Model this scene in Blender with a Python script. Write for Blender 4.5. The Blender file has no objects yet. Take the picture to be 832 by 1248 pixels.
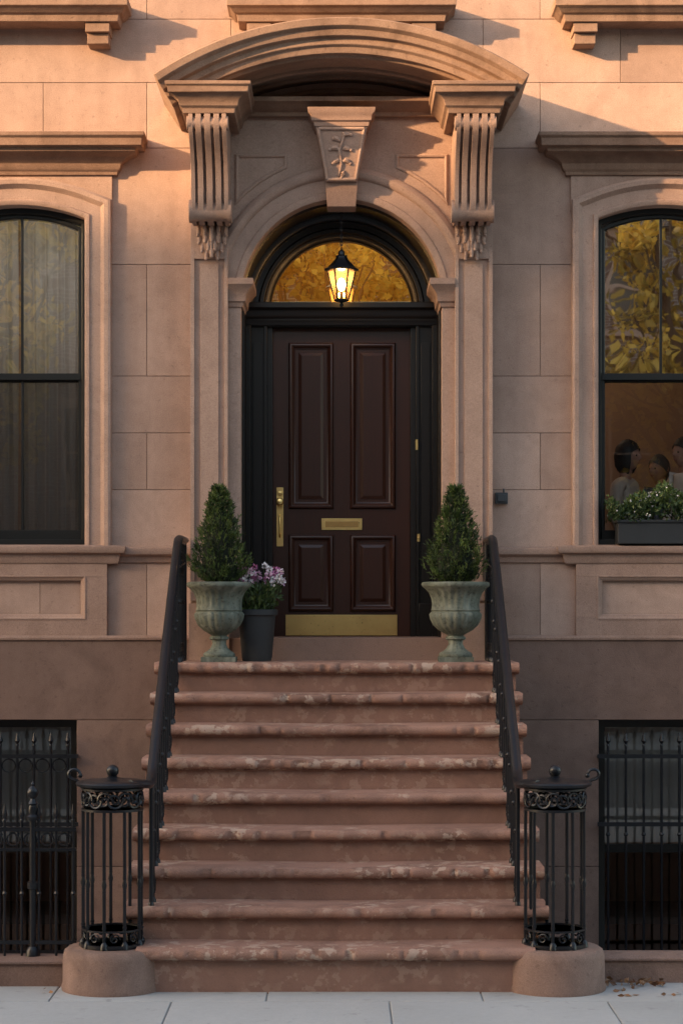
import bpy, bmesh, math, random
from mathutils import Vector, Matrix
R = random.Random(7)
scene = bpy.context.scene
scene.view_settings.view_transform = 'Standard'
scene.view_settings.look = 'None'
scene.view_settings.exposure = 0

CAM_D = 15.5; EYE = 2.303; FOC = 2500.0
# image pixel coordinates to scene metres, at a chosen depth from the camera
def sx(p, D=15.5): return (p-416)*D/FOC
def sz(p, D=15.5): return EYE-(p-740)*D/FOC

# ------------------------------------------------------------------ mesh helpers
class MB:
    def __init__(s): s.v=[]; s.f=[]; s.t=[]
    def add(s, vs, fs, tint=.5):
        o=len(s.v); s.v.extend([tuple(p) for p in vs])
        for f in fs:
            s.f.append([i+o for i in f]); s.t.append(tint)
    def box(s,x0,x1,y0,y1,z0,z1,tint=.5):
        vs=[(x0,y0,z0),(x1,y0,z0),(x1,y1,z0),(x0,y1,z0),(x0,y0,z1),(x1,y0,z1),(x1,y1,z1),(x0,y1,z1)]
        s.add(vs,[(0,3,2,1),(4,5,6,7),(0,1,5,4),(1,2,6,5),(2,3,7,6),(3,0,4,7)],tint)
    def prism(s, poly, axis, a0, a1, tint=.5):
        def P(p,a):
            if axis=='y': return (p[0],a,p[1])
            if axis=='x': return (a,p[0],p[1])
            return (p[0],p[1],a)
        n=len(poly)
        vs=[P(p,a0) for p in poly]+[P(p,a1) for p in poly]
        fs=[list(range(n)),list(range(2*n-1,n-1,-1))]
        fs+=[(i,(i+1)%n,n+(i+1)%n,n+i) for i in range(n)]
        s.add(vs,fs,tint)
    def sweep(s, path, prof, axis, closed=False, tint=.5):
        path=[Vector(p) for p in path]; ax=Vector(axis); n=len(path); m=len(prof)
        vs=[]
        for i,p in enumerate(path):
            if closed:
                a=path[i-1]; b=path[(i+1)%n]
                t1=(p-a).normalized(); t2=(b-p).normalized()
            else:
                t1=(p-path[i-1]).normalized() if i>0 else None
                t2=(path[i+1]-p).normalized() if i<n-1 else None
                if t1 is None: t1=t2
                if t2 is None: t2=t1
            n1=t1.cross(ax); n2=t2.cross(ax)
            mi=(n1+n2)/max(.2,(1+n1.dot(n2)))
            for (u,w) in prof: vs.append(p+mi*u+ax*w)
        fs=[]
        for i in range(n if closed else n-1):
            j=(i+1)%n
            for k in range(m):
                l=(k+1)%m
                fs.append((i*m+k,i*m+l,j*m+l,j*m+k))
        if not closed:
            fs.append(list(range(m))); fs.append([(n-1)*m+k for k in range(m-1,-1,-1)])
        s.add(vs,fs,tint)
    def lathe(s, prof, c, seg=32, mod=None, tint=.5, axis='z'):
        vs=[];fs=[];m=len(prof)
        for i in range(seg):
            a=2*math.pi*i/seg
            for (r,z) in prof:
                rr=r*(mod(a,z) if mod else 1)
                if axis=='z': vs.append((c[0]+rr*math.cos(a),c[1]+rr*math.sin(a),c[2]+z))
                elif axis=='x': vs.append((c[0]+z,c[1]+rr*math.cos(a),c[2]+rr*math.sin(a)))
                else: vs.append((c[0]+rr*math.cos(a),c[1]+z,c[2]+rr*math.sin(a)))
        for i in range(seg):
            j=(i+1)%seg
            for k in range(m-1):
                fs.append((i*m+k,j*m+k,j*m+k+1,i*m+k+1))
        fs.append([i*m for i in range(seg)]); fs.append([i*m+m-1 for i in range(seg)])
        s.add(vs,fs,tint)
    def ball(s,c,r,seg=12,sc=(1,1,1),tint=.5):
        n=seg//2
        vs=[];fs=[]
        vs.append((c[0],c[1],c[2]-r*sc[2])); 
        for k in range(1,n):
            ph=-math.pi/2+math.pi*k/n
            for i in range(seg):
                a=2*math.pi*i/seg
                vs.append((c[0]+r*sc[0]*math.cos(ph)*math.cos(a),c[1]+r*sc[1]*math.cos(ph)*math.sin(a),c[2]+r*sc[2]*math.sin(ph)))
        vs.append((c[0],c[1],c[2]+r*sc[2]))
        for i in range(seg):
            fs.append((0,1+(i+1)%seg,1+i))
            for k in range(n-2):
                a=1+k*seg+i;b=1+k*seg+(i+1)%seg
                fs.append((a,b,b+seg,a+seg))
            fs.append((1+(n-2)*seg+i,1+(n-2)*seg+(i+1)%seg,len(vs)-1))
        s.add(vs,fs,tint)
    def tube(s, pts, r, seg=6, closed=False, tint=.5):
        pts=[Vector(p) for p in pts]; n=len(pts); vs=[];fs=[]
        up=Vector((0.13,0.21,1)).normalized()
        for i,p in enumerate(pts):
            if closed: t=(pts[(i+1)%n]-pts[i-1]).normalized()
            else: t=(pts[min(i+1,n-1)]-pts[max(i-1,0)]).normalized()
            u=up-t*up.dot(t)
            if u.length<.05:
                u=Vector((1,0.1,0)); u=u-t*u.dot(t)
            u.normalize(); w=t.cross(u); up=u
            rr=r[i] if isinstance(r,(list,tuple)) else r
            for k in range(seg):
                a=2*math.pi*k/seg
                vs.append(p+(u*math.cos(a)+w*math.sin(a))*rr)
        for i in range(n if closed else n-1):
            j=(i+1)%n
            for k in range(seg):
                l=(k+1)%seg
                fs.append((i*seg+k,i*seg+l,j*seg+l,j*seg+k))
        if not closed:
            fs.append(list(range(seg))); fs.append([(n-1)*seg+k for k in range(seg-1,-1,-1)])
        s.add(vs,fs,tint)
    def leaf(s,c,size,rng,tint,nrm=None,aspect=.5,spread=1.0):
        d=Vector((rng.gauss(0,1),rng.gauss(0,1),rng.gauss(0,1)))
        if nrm is not None: d=d*spread+Vector(nrm)*1.5
        if d.length<.01: d=Vector((0,0,1))
        d.normalize()
        q=Vector((rng.gauss(0,1),rng.gauss(0,1),rng.gauss(0,1)))
        w=d.cross(q)
        if w.length<.01: return
        w.normalize(); c=Vector(c); n=d.cross(w)
        L=size*rng.uniform(.7,1.25)
        s.add([c,c+d*L*.45+w*L*aspect*.5+n*L*.06,c+d*L,c+d*L*.45-w*L*aspect*.5+n*L*.06],[(0,1,2,3)],tint)

def make(name, mb, mat, parent=None, smooth=35, bevel=0, recalc=True):
    me=bpy.data.meshes.new(name); me.from_pydata(mb.v,[],mb.f); me.update()
    at=me.attributes.new('tint','FLOAT','FACE')
    at.data.foreach_set('value',mb.t)
    if recalc or smooth:
        bm=bmesh.new(); bm.from_mesh(me)
        if recalc: bmesh.ops.recalc_face_normals(bm,faces=bm.faces)
        if smooth:
            lim=math.radians(smooth)
            for e in bm.edges:
                if len(e.link_faces)==2: e.smooth=e.calc_face_angle(0)<lim
            for f in bm.faces: f.smooth=True
        bm.to_mesh(me); bm.free()
    me.materials.append(mat)
    ob=bpy.data.objects.new(name,me); scene.collection.objects.link(ob)
    if parent: ob.parent=parent
    if bevel:
        b=ob.modifiers.new('bevel','BEVEL'); b.width=bevel; b.segments=2; b.limit_method='ANGLE'; b.angle_limit=math.radians(40)
        b.harden_normals=False
    return ob
def empty(name,loc=(0,0,0)):
    o=bpy.data.objects.new(name,None); o.location=loc; o.empty_display_size=.2; scene.collection.objects.link(o); return o

# ------------------------------------------------------------------ materials
class NT:
    def __init__(s,name):
        s.m=bpy.data.materials.new(name); s.m.use_nodes=True; s.t=s.m.node_tree; s.n=s.t.nodes; s.l=s.t.links
        s.b=s.n['Principled BSDF']; s.out=s.n['Material Output']
        s.tc=s.n.new('ShaderNodeTexCoord').outputs['Object']
    def set(s,node,k,v):
        if hasattr(v,'links'): s.l.new(v,node.inputs[k])
        else: node.inputs[k].default_value=v
    def noise(s,scale,detail=4,rough=.55,map=None,dist=0):
        src=s.tc
        if map:
            mp=s.n.new('ShaderNodeMapping'); mp.inputs['Scale'].default_value=map; s.l.new(src,mp.inputs['Vector']); src=mp.outputs[0]
        n=s.n.new('ShaderNodeTexNoise'); n.inputs['Scale'].default_value=scale; n.inputs['Detail'].default_value=detail
        n.inputs['Roughness'].default_value=rough; n.inputs['Distortion'].default_value=dist; s.l.new(src,n.inputs['Vector']); return n.outputs['Fac']
    def math(s,op,a,b=0.0,c=None,clamp=False):
        n=s.n.new('ShaderNodeMath'); n.operation=op; n.use_clamp=clamp; s.set(n,0,a); s.set(n,1,b)
        if c is not None: s.set(n,2,c)
        return n.outputs[0]
    def ramp(s,f,lo,hi):
        n=s.n.new('ShaderNodeMapRange'); s.set(n,0,f); n.inputs[1].default_value=lo; n.inputs[2].default_value=hi; return n.outputs[0]
    def mix(s,f,a,b,mode='MIX'):
        n=s.n.new('ShaderNodeMix'); n.data_type='RGBA'; n.blend_type=mode
        s.set(n,0,f)
        for k,v in ((6,a),(7,b)):
            if hasattr(v,'links'): s.l.new(v,n.inputs[k])
            else: n.inputs[k].default_value=(v[0],v[1],v[2],1)
        return n.outputs[2]
    def attr(s,name='tint'):
        n=s.n.new('ShaderNodeAttribute'); n.attribute_name=name; return n.outputs['Fac']
    def bump(s,h,strength=.3,dist=.02):
        n=s.n.new('ShaderNodeBump'); n.inputs['Strength'].default_value=strength; n.inputs['Distance'].default_value=dist
        s.l.new(h,n.inputs['Height']); s.l.new(n.outputs[0],s.b.inputs['Normal'])
    def col(s,v): 
        if hasattr(v,'links'): s.l.new(v,s.b.inputs['Base Color'])
        else: s.b.inputs['Base Color'].default_value=(*v[:3],1)
    def rough(s,v): s.set(s.b,'Roughness',v)

def stone(name,dark,light,rough=.85,bump=.35,chip=None,chip_lo=.64,wear=0.0,streak=.25,stain=0.0):
    t=NT(name)
    n1=t.noise(.8,2,.6,dist=.4); n2=t.noise(9,4,.68); n3=t.noise(150,1,.6); st=t.noise(1.0,3,.6,map=(6,6,.55))
    f=t.math('MULTIPLY',n1,.55); f=t.math('MULTIPLY_ADD',n2,.35,f); f=t.math('MULTIPLY_ADD',st,streak,f)
    f=t.math('MULTIPLY_ADD',t.attr(),.5,f)
    f=t.ramp(f,.49,1.10)
    c=t.mix(f,dark,light)
    c=t.mix(t.ramp(n3,.3,.75),t.mix(1.0,c,(.82,.80,.79),'MULTIPLY'),t.mix(1.0,c,(1.12,1.12,1.12),'MULTIPLY'))
    pit=t.ramp(t.noise(28,3,.7),.60,.72)
    c=t.mix(t.math('MULTIPLY',pit,.4),c,tuple(d*.6 for d in dark))
    if stain:
        sn=t.ramp(t.noise(2.3,4,.7,dist=.8),.48,.66)
        c=t.mix(t.math('MULTIPLY',sn,stain),c,tuple(d*.55 for d in dark))
    if chip:
        ch=t.noise(2.1,3,.6,map=(1,1,1.3)); k=t.ramp(ch,chip_lo,chip_lo+.08)
        ch2=t.noise(13,4,.62); k=t.math('MULTIPLY',k,t.ramp(ch2,.52,.56))
        k=t.math('MULTIPLY',k,t.ramp(t.attr(),-.1,.6))
        c=t.mix(t.math('MULTIPLY',k,.8),c,chip)
    if wear:
        geo=t.n.new('ShaderNodeNewGeometry'); 
        pt=t.ramp(geo.outputs['Pointiness'],.505,.56)
        c=t.mix(t.math('MULTIPLY',pt,wear),c,light)
    t.col(c); t.rough(rough)
    t.b.inputs['Specular IOR Level'].default_value=.25
    h=t.math('MULTIPLY_ADD',n3,.35,t.math('MULTIPLY',n2,.6)); h=t.math('MULTIPLY_ADD',pit,-.35,h)
    t.bump(h,bump,.012)
    return t.m
def paint(name,c,rough=.4,var=.3,bump=.05,metal=0,coat=0,spec=.5):
    t=NT(name); n=t.noise(6,3,.6); n2=t.noise(70,2,.6)
    t.col(t.mix(n,[x*(1-var) for x in c],[min(1,x*(1+var)) for x in c]))
    t.rough(t.math('MULTIPLY_ADD',n2,.25,rough-.1)); t.b.inputs['Metallic'].default_value=metal
    t.b.inputs['Coat Weight'].default_value=coat; t.b.inputs['Specular IOR Level'].default_value=spec
    t.bump(t.math('MULTIPLY_ADD',n2,.4,n),bump,.01); return t.m

M_wall=stone('brownstone_wall',(.27,.178,.138),(.50,.355,.285),bump=.35,stain=.20,streak=.35)
M_trim=stone('brownstone_trim',(.26,.17,.132),(.45,.315,.25),bump=.35,stain=.22,streak=.35)
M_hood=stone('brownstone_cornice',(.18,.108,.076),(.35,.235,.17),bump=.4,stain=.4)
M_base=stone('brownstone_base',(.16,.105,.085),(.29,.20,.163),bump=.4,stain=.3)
M_step=stone('brownstone_step',(.085,.043,.032),(.33,.19,.143),rough=.72,bump=.7,chip=(.50,.39,.31),chip_lo=.47,wear=.5,streak=.35,stain=.6)
M_ped=stone('brownstone_kerb',(.15,.095,.075),(.30,.20,.16),bump=.5,stain=.4)
M_joint=paint('mortar',(.16,.11,.085),.9)
M_iron=paint('black_iron_paint',(.006,.0075,.011),.36,.4,.15,coat=.1,spec=.35)
M_frame=paint('black_window_paint',(.007,.008,.008),.4,.3,.05,spec=.35)
M_darkwood=paint('black_wood_paint',(.006,.0045,.004),.34,.3,.06,coat=.05,spec=.4)
M_brassplate=paint('brass',(.95,.62,.24),.30,.2,.08,metal=1)
def wood():
    t=NT('mahogany_door_varnish'); g=t.noise(3,4,.65,map=(14,14,.7),dist=1.2); n=t.noise(2,3)
    c=t.mix(g,(.016,.005,.003),(.062,.018,.009)); t.col(t.mix(n,c,(.028,.009,.005)))
    t.rough(.36); t.b.inputs['Coat Weight'].default_value=.12; t.b.inputs['Coat Roughness'].default_value=.2; t.b.inputs['Specular IOR Level'].default_value=.38; t.bump(g,.08,.004); return t.m
M_door=wood()
def glass(name,refl,tint,rough=0.0,wav=.02,gcol=(1,.97,.93)):
    t=NT(name); n=t.n; l=t.l
    tr=n.new('ShaderNodeBsdfTransparent'); tr.inputs[0].default_value=(*tint,1)
    gl=n.new('ShaderNodeBsdfGlossy'); gl.inputs['Roughness'].default_value=rough; gl.inputs['Color'].default_value=(*gcol,1)
    bp=n.new('ShaderNodeBump'); bp.inputs['Strength'].default_value=wav; bp.inputs['Distance'].default_value=.05
    l.new(t.noise(1.6,2,.5),bp.inputs['Height']); l.new(bp.outputs[0],gl.inputs['Normal'])
    fr=n.new('ShaderNodeFresnel'); fr.inputs[0].default_value=1.5
    f=t.math('ADD',fr.outputs[0],refl,clamp=True)
    mx=n.new('ShaderNodeMixShader'); l.new(f,mx.inputs[0]); l.new(tr.outputs[0],mx.inputs[1]); l.new(gl.outputs[0],mx.inputs[2])
    l.new(mx.outputs[0],t.out.inputs[0]); return t.m
M_glass=glass('window_glass',.50,(.6,.62,.6),rough=.012,wav=.04)
M_glass_c=glass('curtained_window_glass',.33,(.85,.86,.85),rough=.012,wav=.04)
M_glass_low=glass('lower_sash_glass',.05,(.76,.78,.79))
M_glass_fan=glass('glow_tinted_fanlight_glass',.62,(.9,.62,.25),wav=.02,gcol=(1,.84,.48))  # amber tint paints in gold foliage reflection and warm hall glow
def leafmat(name,dark,light,trans=.3):
    t=NT(name); c=t.mix(t.attr(),dark,light); t.col(c); t.rough(.5)
    tl=t.n.new('ShaderNodeBsdfTranslucent'); t.l.new(c,tl.inputs[0])
    mx=t.n.new('ShaderNodeMixShader'); mx.inputs[0].default_value=trans
    t.l.new(t.b.outputs[0],mx.inputs[1]); t.l.new(tl.outputs[0],mx.inputs[2]); t.l.new(mx.outputs[0],t.out.inputs[0]); return t.m
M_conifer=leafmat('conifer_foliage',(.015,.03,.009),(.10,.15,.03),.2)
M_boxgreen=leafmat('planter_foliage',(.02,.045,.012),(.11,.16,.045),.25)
M_autumn=leafmat('autumn_foliage',(.16,.12,.02),(.80,.54,.10),.5)
M_bark=paint('bark',(.07,.05,.035),.9,.4,.6)
def verdigris():
    t=NT('verdigris_urn'); n=t.noise(7,4,.65); n2=t.noise(40,3,.7); st=t.noise(1,3,map=(12,12,2))
    c=t.mix(t.ramp(n,.3,.7),(.065,.078,.058),(.155,.175,.138)); c=t.mix(t.ramp(n2,.52,.72),c,(.035,.032,.024)); c=t.mix(t.ramp(st,.53,.78),c,(.25,.275,.23))
    t.col(c); t.rough(.75); t.bump(n2,.4,.012); return t.m
M_urn=verdigris()
M_pot=paint('grey_pot',(.024,.028,.031),.6,.3,.1)
M_plasticbox=paint('planter_box_paint',(.016,.018,.02),.5)
def simple(name,c,rough=.7): return paint(name,c,rough,.15,.05)
def petalmat():
    t=NT('petals'); a=t.attr()
    cr=t.n.new('ShaderNodeValToRGB'); t.l.new(a,cr.inputs[0]); e=cr.color_ramp; e.interpolation='CONSTANT'
    e.elements[0].color=(.42,.13,.28,1); e.elements[1].position=.28; e.elements[1].color=(.68,.42,.56,1)
    x=e.elements.new(.52); x.color=(.80,.75,.75,1)
    t.col(cr.outputs[0]); t.rough(.6); return t.m
M_petal=petalmat()
def curtain(name,c,tr,tl_=.3):
    t=NT(name); t.col(c); t.rough(.9)
    tl=t.n.new('ShaderNodeBsdfTranslucent'); tl.inputs[0].default_value=(*c,1)
    tp=t.n.new('ShaderNodeBsdfTransparent')
    mx=t.n.new('ShaderNodeMixShader'); mx.inputs[0].default_value=tl_
    t.l.new(t.b.outputs[0],mx.inputs[1]); t.l.new(tl.outputs[0],mx.inputs[2])
    m2=t.n.new('ShaderNodeMixShader'); m2.inputs[0].default_value=tr
    t.l.new(mx.outputs[0],m2.inputs[1]); t.l.new(tp.outputs[0],m2.inputs[2]); t.l.new(m2.outputs[0],t.out.inputs[0]); return t.m
M_curtain=curtain('sheer_curtain',(.80,.80,.78),.04,.45)
M_blind=curtain('cotton_blind',(.5,.47,.42),.03)
M_room=simple('room_plaster',(.42,.30,.22),.9)
M_hall=simple('hall_plaster',(.60,.42,.2),.9)
def concrete():
    t=NT('sidewalk_concrete'); n1=t.noise(1.3,4,.6); n2=t.noise(24,5,.7); n3=t.noise(230,2,.6)
    f=t.math('MULTIPLY_ADD',t.attr(),.4,t.math('MULTIPLY_ADD',n2,.35,t.math('MULTIPLY',n1,.5)))
    c=t.mix(t.ramp(f,.35,.95),(.29,.295,.29),(.50,.505,.50)); c=t.mix(t.ramp(n3,.4,.8),c,(.34,.335,.32))
    st=t.ramp(t.noise(5,5,.7),.60,.68); c=t.mix(t.math('MULTIPLY',st,.45),c,(.16,.155,.15))
    t.col(c); t.rough(.85); t.bump(t.math('MULTIPLY_ADD',n3,.5,n2),.3,.008); return t.m
M_walk=concrete()
M_asphalt=paint('asphalt',(.05,.05,.052),.9,.3,.5)
M_earth=paint('ground_soil',(.09,.075,.06),.95,.3,.4)

NEGY=(0,-1,0); ZUP=(0,0,1)
house=empty('brownstone_house')

# ------------------------------------------------------------------ house wall (ashlar blocks)
WC=[-2.435,2.435]
openings=[(-2.935,-1.935,2.77,5.36),(1.935,2.935,2.77,5.36),(-1.0,1.0,1.8,6.0)]
openings+=[(c-.5,c+.5,6.83,9.0) for c in (-2.435,0,2.435)]
rows=[2.08,2.70,3.19,3.62,4.05,4.895,5.775,6.27,6.75,7.2,7.8,8.4,9.0,9.6,10.2,10.8]
GAP=.0018
def blocks(mb,xa,xb,za,zb,y0,y1,rng,joints):
    pts=[xa]+[j for j in sorted(joints) if xa+.12<j<xb-.12]+[xb]
    for a,b in zip(pts,pts[1:]):
        mb.box(a+GAP,b-GAP,y0,y1,za+GAP,zb-GAP,rng.uniform(.15,.85))
wall=MB()
for i,(za,zb) in enumerate(zip(rows,rows[1:])):
    base=[-6.2+(i%2)*.45+R.uniform(-.05,.05)+k*.98 for k in range(14)]
    base=[j for j in base if not(1.1<abs(j)<1.9)]
    if i%2==0: base+=[1.50,-1.47]
    base=sorted(base)
    cuts=sorted([(o[0],o[1],o[2],o[3]) for o in openings if o[2]<zb and o[3]>za])
    x=-6.5
    for c in cuts:
        blocks(wall,x,c[0],za,zb,0,.3,R,base); 
        if c[3]<zb: blocks(wall,c[0],c[1],c[3],zb,0,.3,R,base)
        if c[2]>za: blocks(wall,c[0],c[1],za,c[2],0,.3,R,base)
        x=c[1]
    blocks(wall,x,6.5,za,zb,0,.3,R,base)
make('ashlar_wall',wall,M_wall,house,smooth=0,bevel=.0025)
mo=MB()
segs=[(-6.45,-2.94),(-1.93,-1.01),(1.01,1.93),(2.94,6.45)]
for a,b in segs: mo.box(a,b,.02,.28,2.1,10.7)
for c in WC: mo.box(c-.49,c+.49,.02,.28,5.37,6.82); mo.box(c-.49,c+.49,.02,.28,2.1,2.76)
mo.box(-1,1,.02,.28,6.02,6.82)
make('mortar_core',mo,M_joint,house,smooth=0)
bs=MB()
BO=[(-3.0,-1.99,-.5,1.453),(1.934,3.0,-.5,1.453)]
for i,(za,zb) in enumerate([(-.6,.35),(.35,1.453),(1.453,2.078)]):
    js=[-5,-3.6,-.9,.8,3.7,5.1] if i%2 else [-4.3,-1.5,1.45,4.2]
    if i==2: js=[-5.2,-3.5,0,3.6,5.2]
    x=-6.5
    for c in BO:
        if c[2]<zb-.01 and c[3]>za+.01:
            blocks(bs,x,c[0],za,zb,-.08,.3,R,js); x=c[1]
    blocks(bs,x,6.5,za,zb,-.08,.3,R,js)
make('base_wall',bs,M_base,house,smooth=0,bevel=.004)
mo=MB(); mo.box(-6.4,-3.02,-.05,.28,-.5,2.05); mo.box(-1.97,1.91,-.05,.28,-.5,2.05); mo.box(3.02,6.4,-.05,.28,-.5,2.05)
mo.box(-3.02,-1.97,-.05,.28,1.46,2.05); mo.box(1.91,3.02,-.05,.28,1.46,2.05)
make('base_core',mo,M_joint,house,smooth=0)

# ------------------------------------------------------------------ trim
def arcpts(cx,cz,r,a0,a1,n,y=0):
    return [(cx+r*math.cos(a0+(a1-a0)*i/n),y,cz+r*math.sin(a0+(a1-a0)*i/n)) for i in range(n+1)]
def cornice(mb,x0,x1,yw,z,prof,core=.02,tint=.5):
    mb.sweep([(x0,yw+.02,z),(x0,yw-core,z),(x1,yw-core,z),(x1,yw+.02,z)],prof,ZUP,tint=tint)
trim=MB(); hood=MB()
winhead_prof=[(-.015,0),(.03,0),(.035,.03),(.06,.05),(.07,.09),(.13,.13),(.20,.16),(.21,.19),(.26,.195),(.265,.255),(.285,.27),(.285,.30),(-.015,.32)]
for c in WC:
    R0=1.3; cz=5.341-R0; ah=math.asin(.5/R0)
    path=[(c+.5,0,2.765)]+arcpts(c,cz,R0,math.pi/2-ah,math.pi/2+ah,16)+[(c-.5,0,2.765)]
    prof=[(-.001,-.12),(-.001,.03),(.02,.045),(.035,.045),(.04,.03),(.12,.035),(.135,.055),(.15,.075),(.18,.08),(.198,.07),(.20,-.02)]
    trim.sweep(path,prof,NEGY,tint=.6)
    zt=5.60
    top=arcpts(c,cz,R0+.15,math.pi/2-.50,math.pi/2+.50,16)
    poly=[(c+.705,5.30)]+[(p[0],p[2]) for p in top if abs(p[0]-c)<.70]+[(c-.705,5.30),(c-.705,zt),(c+.705,zt)]
    trim.prism(poly,'y',-.028,.02,.5)
    cornice(hood,c-.72,c+.72,0,5.56,[(a*.88,b*.93) for a,b in winhead_prof],tint=.2)
    trim.sweep([(c-.72,.05,2.63),(c-.72,-.03,2.63),(c+.72,-.03,2.63),(c+.72,.05,2.63)],[(-.015,0),(.03,0),(.045,.03),(.05,.07),(.085,.08),(.095,.10),(.095,.13),(-.015,.145)],ZUP,tint=.2)
    trim.box(c-.51,c+.51,-.02,.2,2.70,2.772,.4)
    X0,X1,Z0,Z1=c-.67,c+.67,2.085,2.628
    for b in ((X0,X1,2.53,Z1),(X0,X1,Z0,2.22),(X0,c-.5,2.2205,2.5295),(c+.5,X1,2.2205,2.5295)): trim.box(b[0],b[1],-.055,.01,b[2],b[3],.3)
    trim.sweep([(c+.5,-.03,2.22),(c+.5,-.03,2.53),(c-.5,-.03,2.53),(c-.5,-.03,2.22)],[(-.03,-.02),(-.03,.0),(-.02,.012),(-.008,.018),(.002,.03),(.012,.03),(.012,-.02)],NEGY,closed=True,tint=.4)
for a,b in ((-6.5,-3.17),(-1.70,-1.127),(1.127,1.70),(3.17,6.5)):
    trim.sweep([(a,0,2.64),(b,0,2.64)],[(-.05,0),(.02,0),(.03,.04),(.065,.06),(.075,.10),(.07,.112),(-.05,.125)],ZUP,tint=.2)
for c in (-2.435,0,2.435):
    cornice(hood,c-.72,c+.72,0,6.67,[(-.015,0),(.05,0),(.06,.05),(.085,.06),(.105,.09),(.13,.10),(.13,.165),(-.015,.185)],core=.17,tint=.6)
    hood.box(c-.73,c+.73,-.19,.1,6.672,6.82,.6)
    for s in (-1,1):
        hood.box(c+s*.615-.09,c+s*.615+.09,-.2,.01,6.60,6.669,.6)
        hood.box(c+s*.615-.08,c+s*.615+.08,-.16,.01,6.52,6.5995,.5)
    trim.sweep([(c+.5,0,6.86),(c+.5,0,9.0),(c-.5,0,9.0),(c-.5,0,6.86)],[(0,-.12),(0,.04),(.15,.06),(.2,.06),(.2,-.02)],NEGY,tint=.5)
# ---- portal
zc=4.606; RI=.752; YF=-.15
for s in (-1,1):
    a,b=sorted((s*.752,s*1.01))
    trim.box(a,b,YF,.46,1.90,zc,.55)
    a,b=sorted((s*.846,s*1.125))
    trim.box(a,b,-.20,.02,1.9,5.86,.55)
    for (u0,u1) in ((.846,.872),(1.095,1.125)):
        a,b=sorted((s*u0,s*u1)); trim.box(a,b,-.222,-.198,2.35,4.98,.6)
    a,b=sorted((s*.8725,s*1.0945)); trim.box(a,b,-.222,-.198,4.90,4.98,.6); trim.box(a,b,-.222,-.198,2.35,2.42,.6)
    a,b=sorted((s*.915,s*1.052)); trim.box(a,b,-.216,-.198,2.47,4.86,.5)
    a,b=sorted((s*.836,s*1.135)); trim.box(a,b,-.24,.02,1.905,2.33,.45)
    pr=[(-.02,0),(.012,0),(.02,.03),(.035,.04),(.04,.09),(.06,.12),(.085,.15),(.095,.16),(.095,.205),(-.02,.22)]
    if s<0: path=[(-.845,-.15,4.55),(-.752,-.15,4.55),(-.752,.34,4.55)]
    else:   path=[(.752,.34,4.55),(.752,-.15,4.55),(.845,-.15,4.55)]
    trim.sweep(path,pr,ZUP,tint=.1)
n=40; vs=[];fs=[]
ZT=5.97
for k in range(n+1):
    a=math.pi*k/n; x=RI*math.cos(a); z=zc+RI*math.sin(a)
    dx,dz=math.cos(a),math.sin(a)
    t=min((1.01/abs(dx)) if abs(dx)>1e-6 else 99,((ZT-zc)/dz) if dz>1e-6 else 99)
    xo,zo=dx*t,zc+dz*t
    for yy in (YF,.46): vs.append((x,yy,z)); vs.append((xo,yy,zo))
for k in range(n):
    o=k*4;p=o+4
    fs+=[(o,o+1,p+1,p),(o+2,p+2,p+3,o+3),(o,p,p+2,o+2),(o+1,o+3,p+3,p+1)]
trim.add(vs,fs,.55)
trim.box(-1.0,1.0,-.14,.46,5.72,5.975,.5)
trim.sweep(arcpts(0,zc,RI,0,math.pi,48,-.15),[(.001,-.02),(.001,.012),(.02,.02),(.05,.02),(.055,.01),(.15,.012),(.155,.03),(.175,.045),(.2,.05),(.225,.035),(.24,.02),(.245,-.02)],NEGY,tint=.6)
for s in (-1,1):
    arc=[(s*x,zc+math.sqrt(1.06**2-x*x)) for x in (.40,.5,.6,.7,.80)]
    path=[(s*.80,-.15,5.70),(s*.40,-.15,5.70)]+[(p[0],-.15,p[1]) for p in arc]
    if s<0: path=path[::-1]
    trim.sweep(path,[(-.03,-.02),(-.03,.012),(-.018,.02),(-.006,.012),(0,-.02)],NEGY,closed=True,tint=.6)
# keystone
def keystone(mb,w0,w1,z0,z1,y0,y1,t):
    mb.add([(-w0,y0,z0),(w0,y0,z0),(w1,y1,z1),(-w1,y1,z1),(-w0,0,z0),(w0,0,z0),(w1,0,z1),(-w1,0,z1)],[(0,1,2,3),(4,7,6,5),(0,4,5,1),(3,2,6,7),(0,3,7,4),(1,5,6,2)],t)
keystone(trim,.115,.190,5.46,5.845,-.30,-.40,.4)
keystone(trim,.105,.12,5.29,5.459,-.22,-.27,.1)
for s in (-1,1):
    trim.tube([(s*.105,-.305,5.475),(s*.168,-.40,5.83)],.014,6,tint=.7)
trim.tube([(-.168,-.40,5.83),(.168,-.40,5.83)],.014,6,tint=.7); trim.tube([(-.105,-.305,5.475),(.105,-.305,5.475)],.014,6,tint=.7)
def kface(x,z): return (x,-.30-.10*(z-5.46)/.385-.004,z)
trim.tube([kface(-.02,5.50),kface(.0,5.58),kface(-.015,5.68),kface(.02,5.78)],[.010,.012,.012,.009],6,tint=.7)
for (x,z,a_,L_) in ((-.045,5.76,2.2,.07),(.055,5.79,.8,.07),(-.065,5.70,2.8,.075),(.055,5.70,.2,.085),(-.05,5.62,3.3,.06),(.05,5.62,-.2,.06),(.0,5.54,4.4,.05)):
    q=[kface(x*.2+ (x)*u*1.1+L_*.25*math.sin(u*3)*math.cos(a_+1.57), z-.02+L_*.5*u*math.sin(a_)+.012*math.sin(u*4)) for u in (0,.33,.66,1)]
    trim.tube(q,[.008,.020,.018,.006],6,tint=.7)
    trim.ball(q[-1],.013,8,tint=.7)
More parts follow.
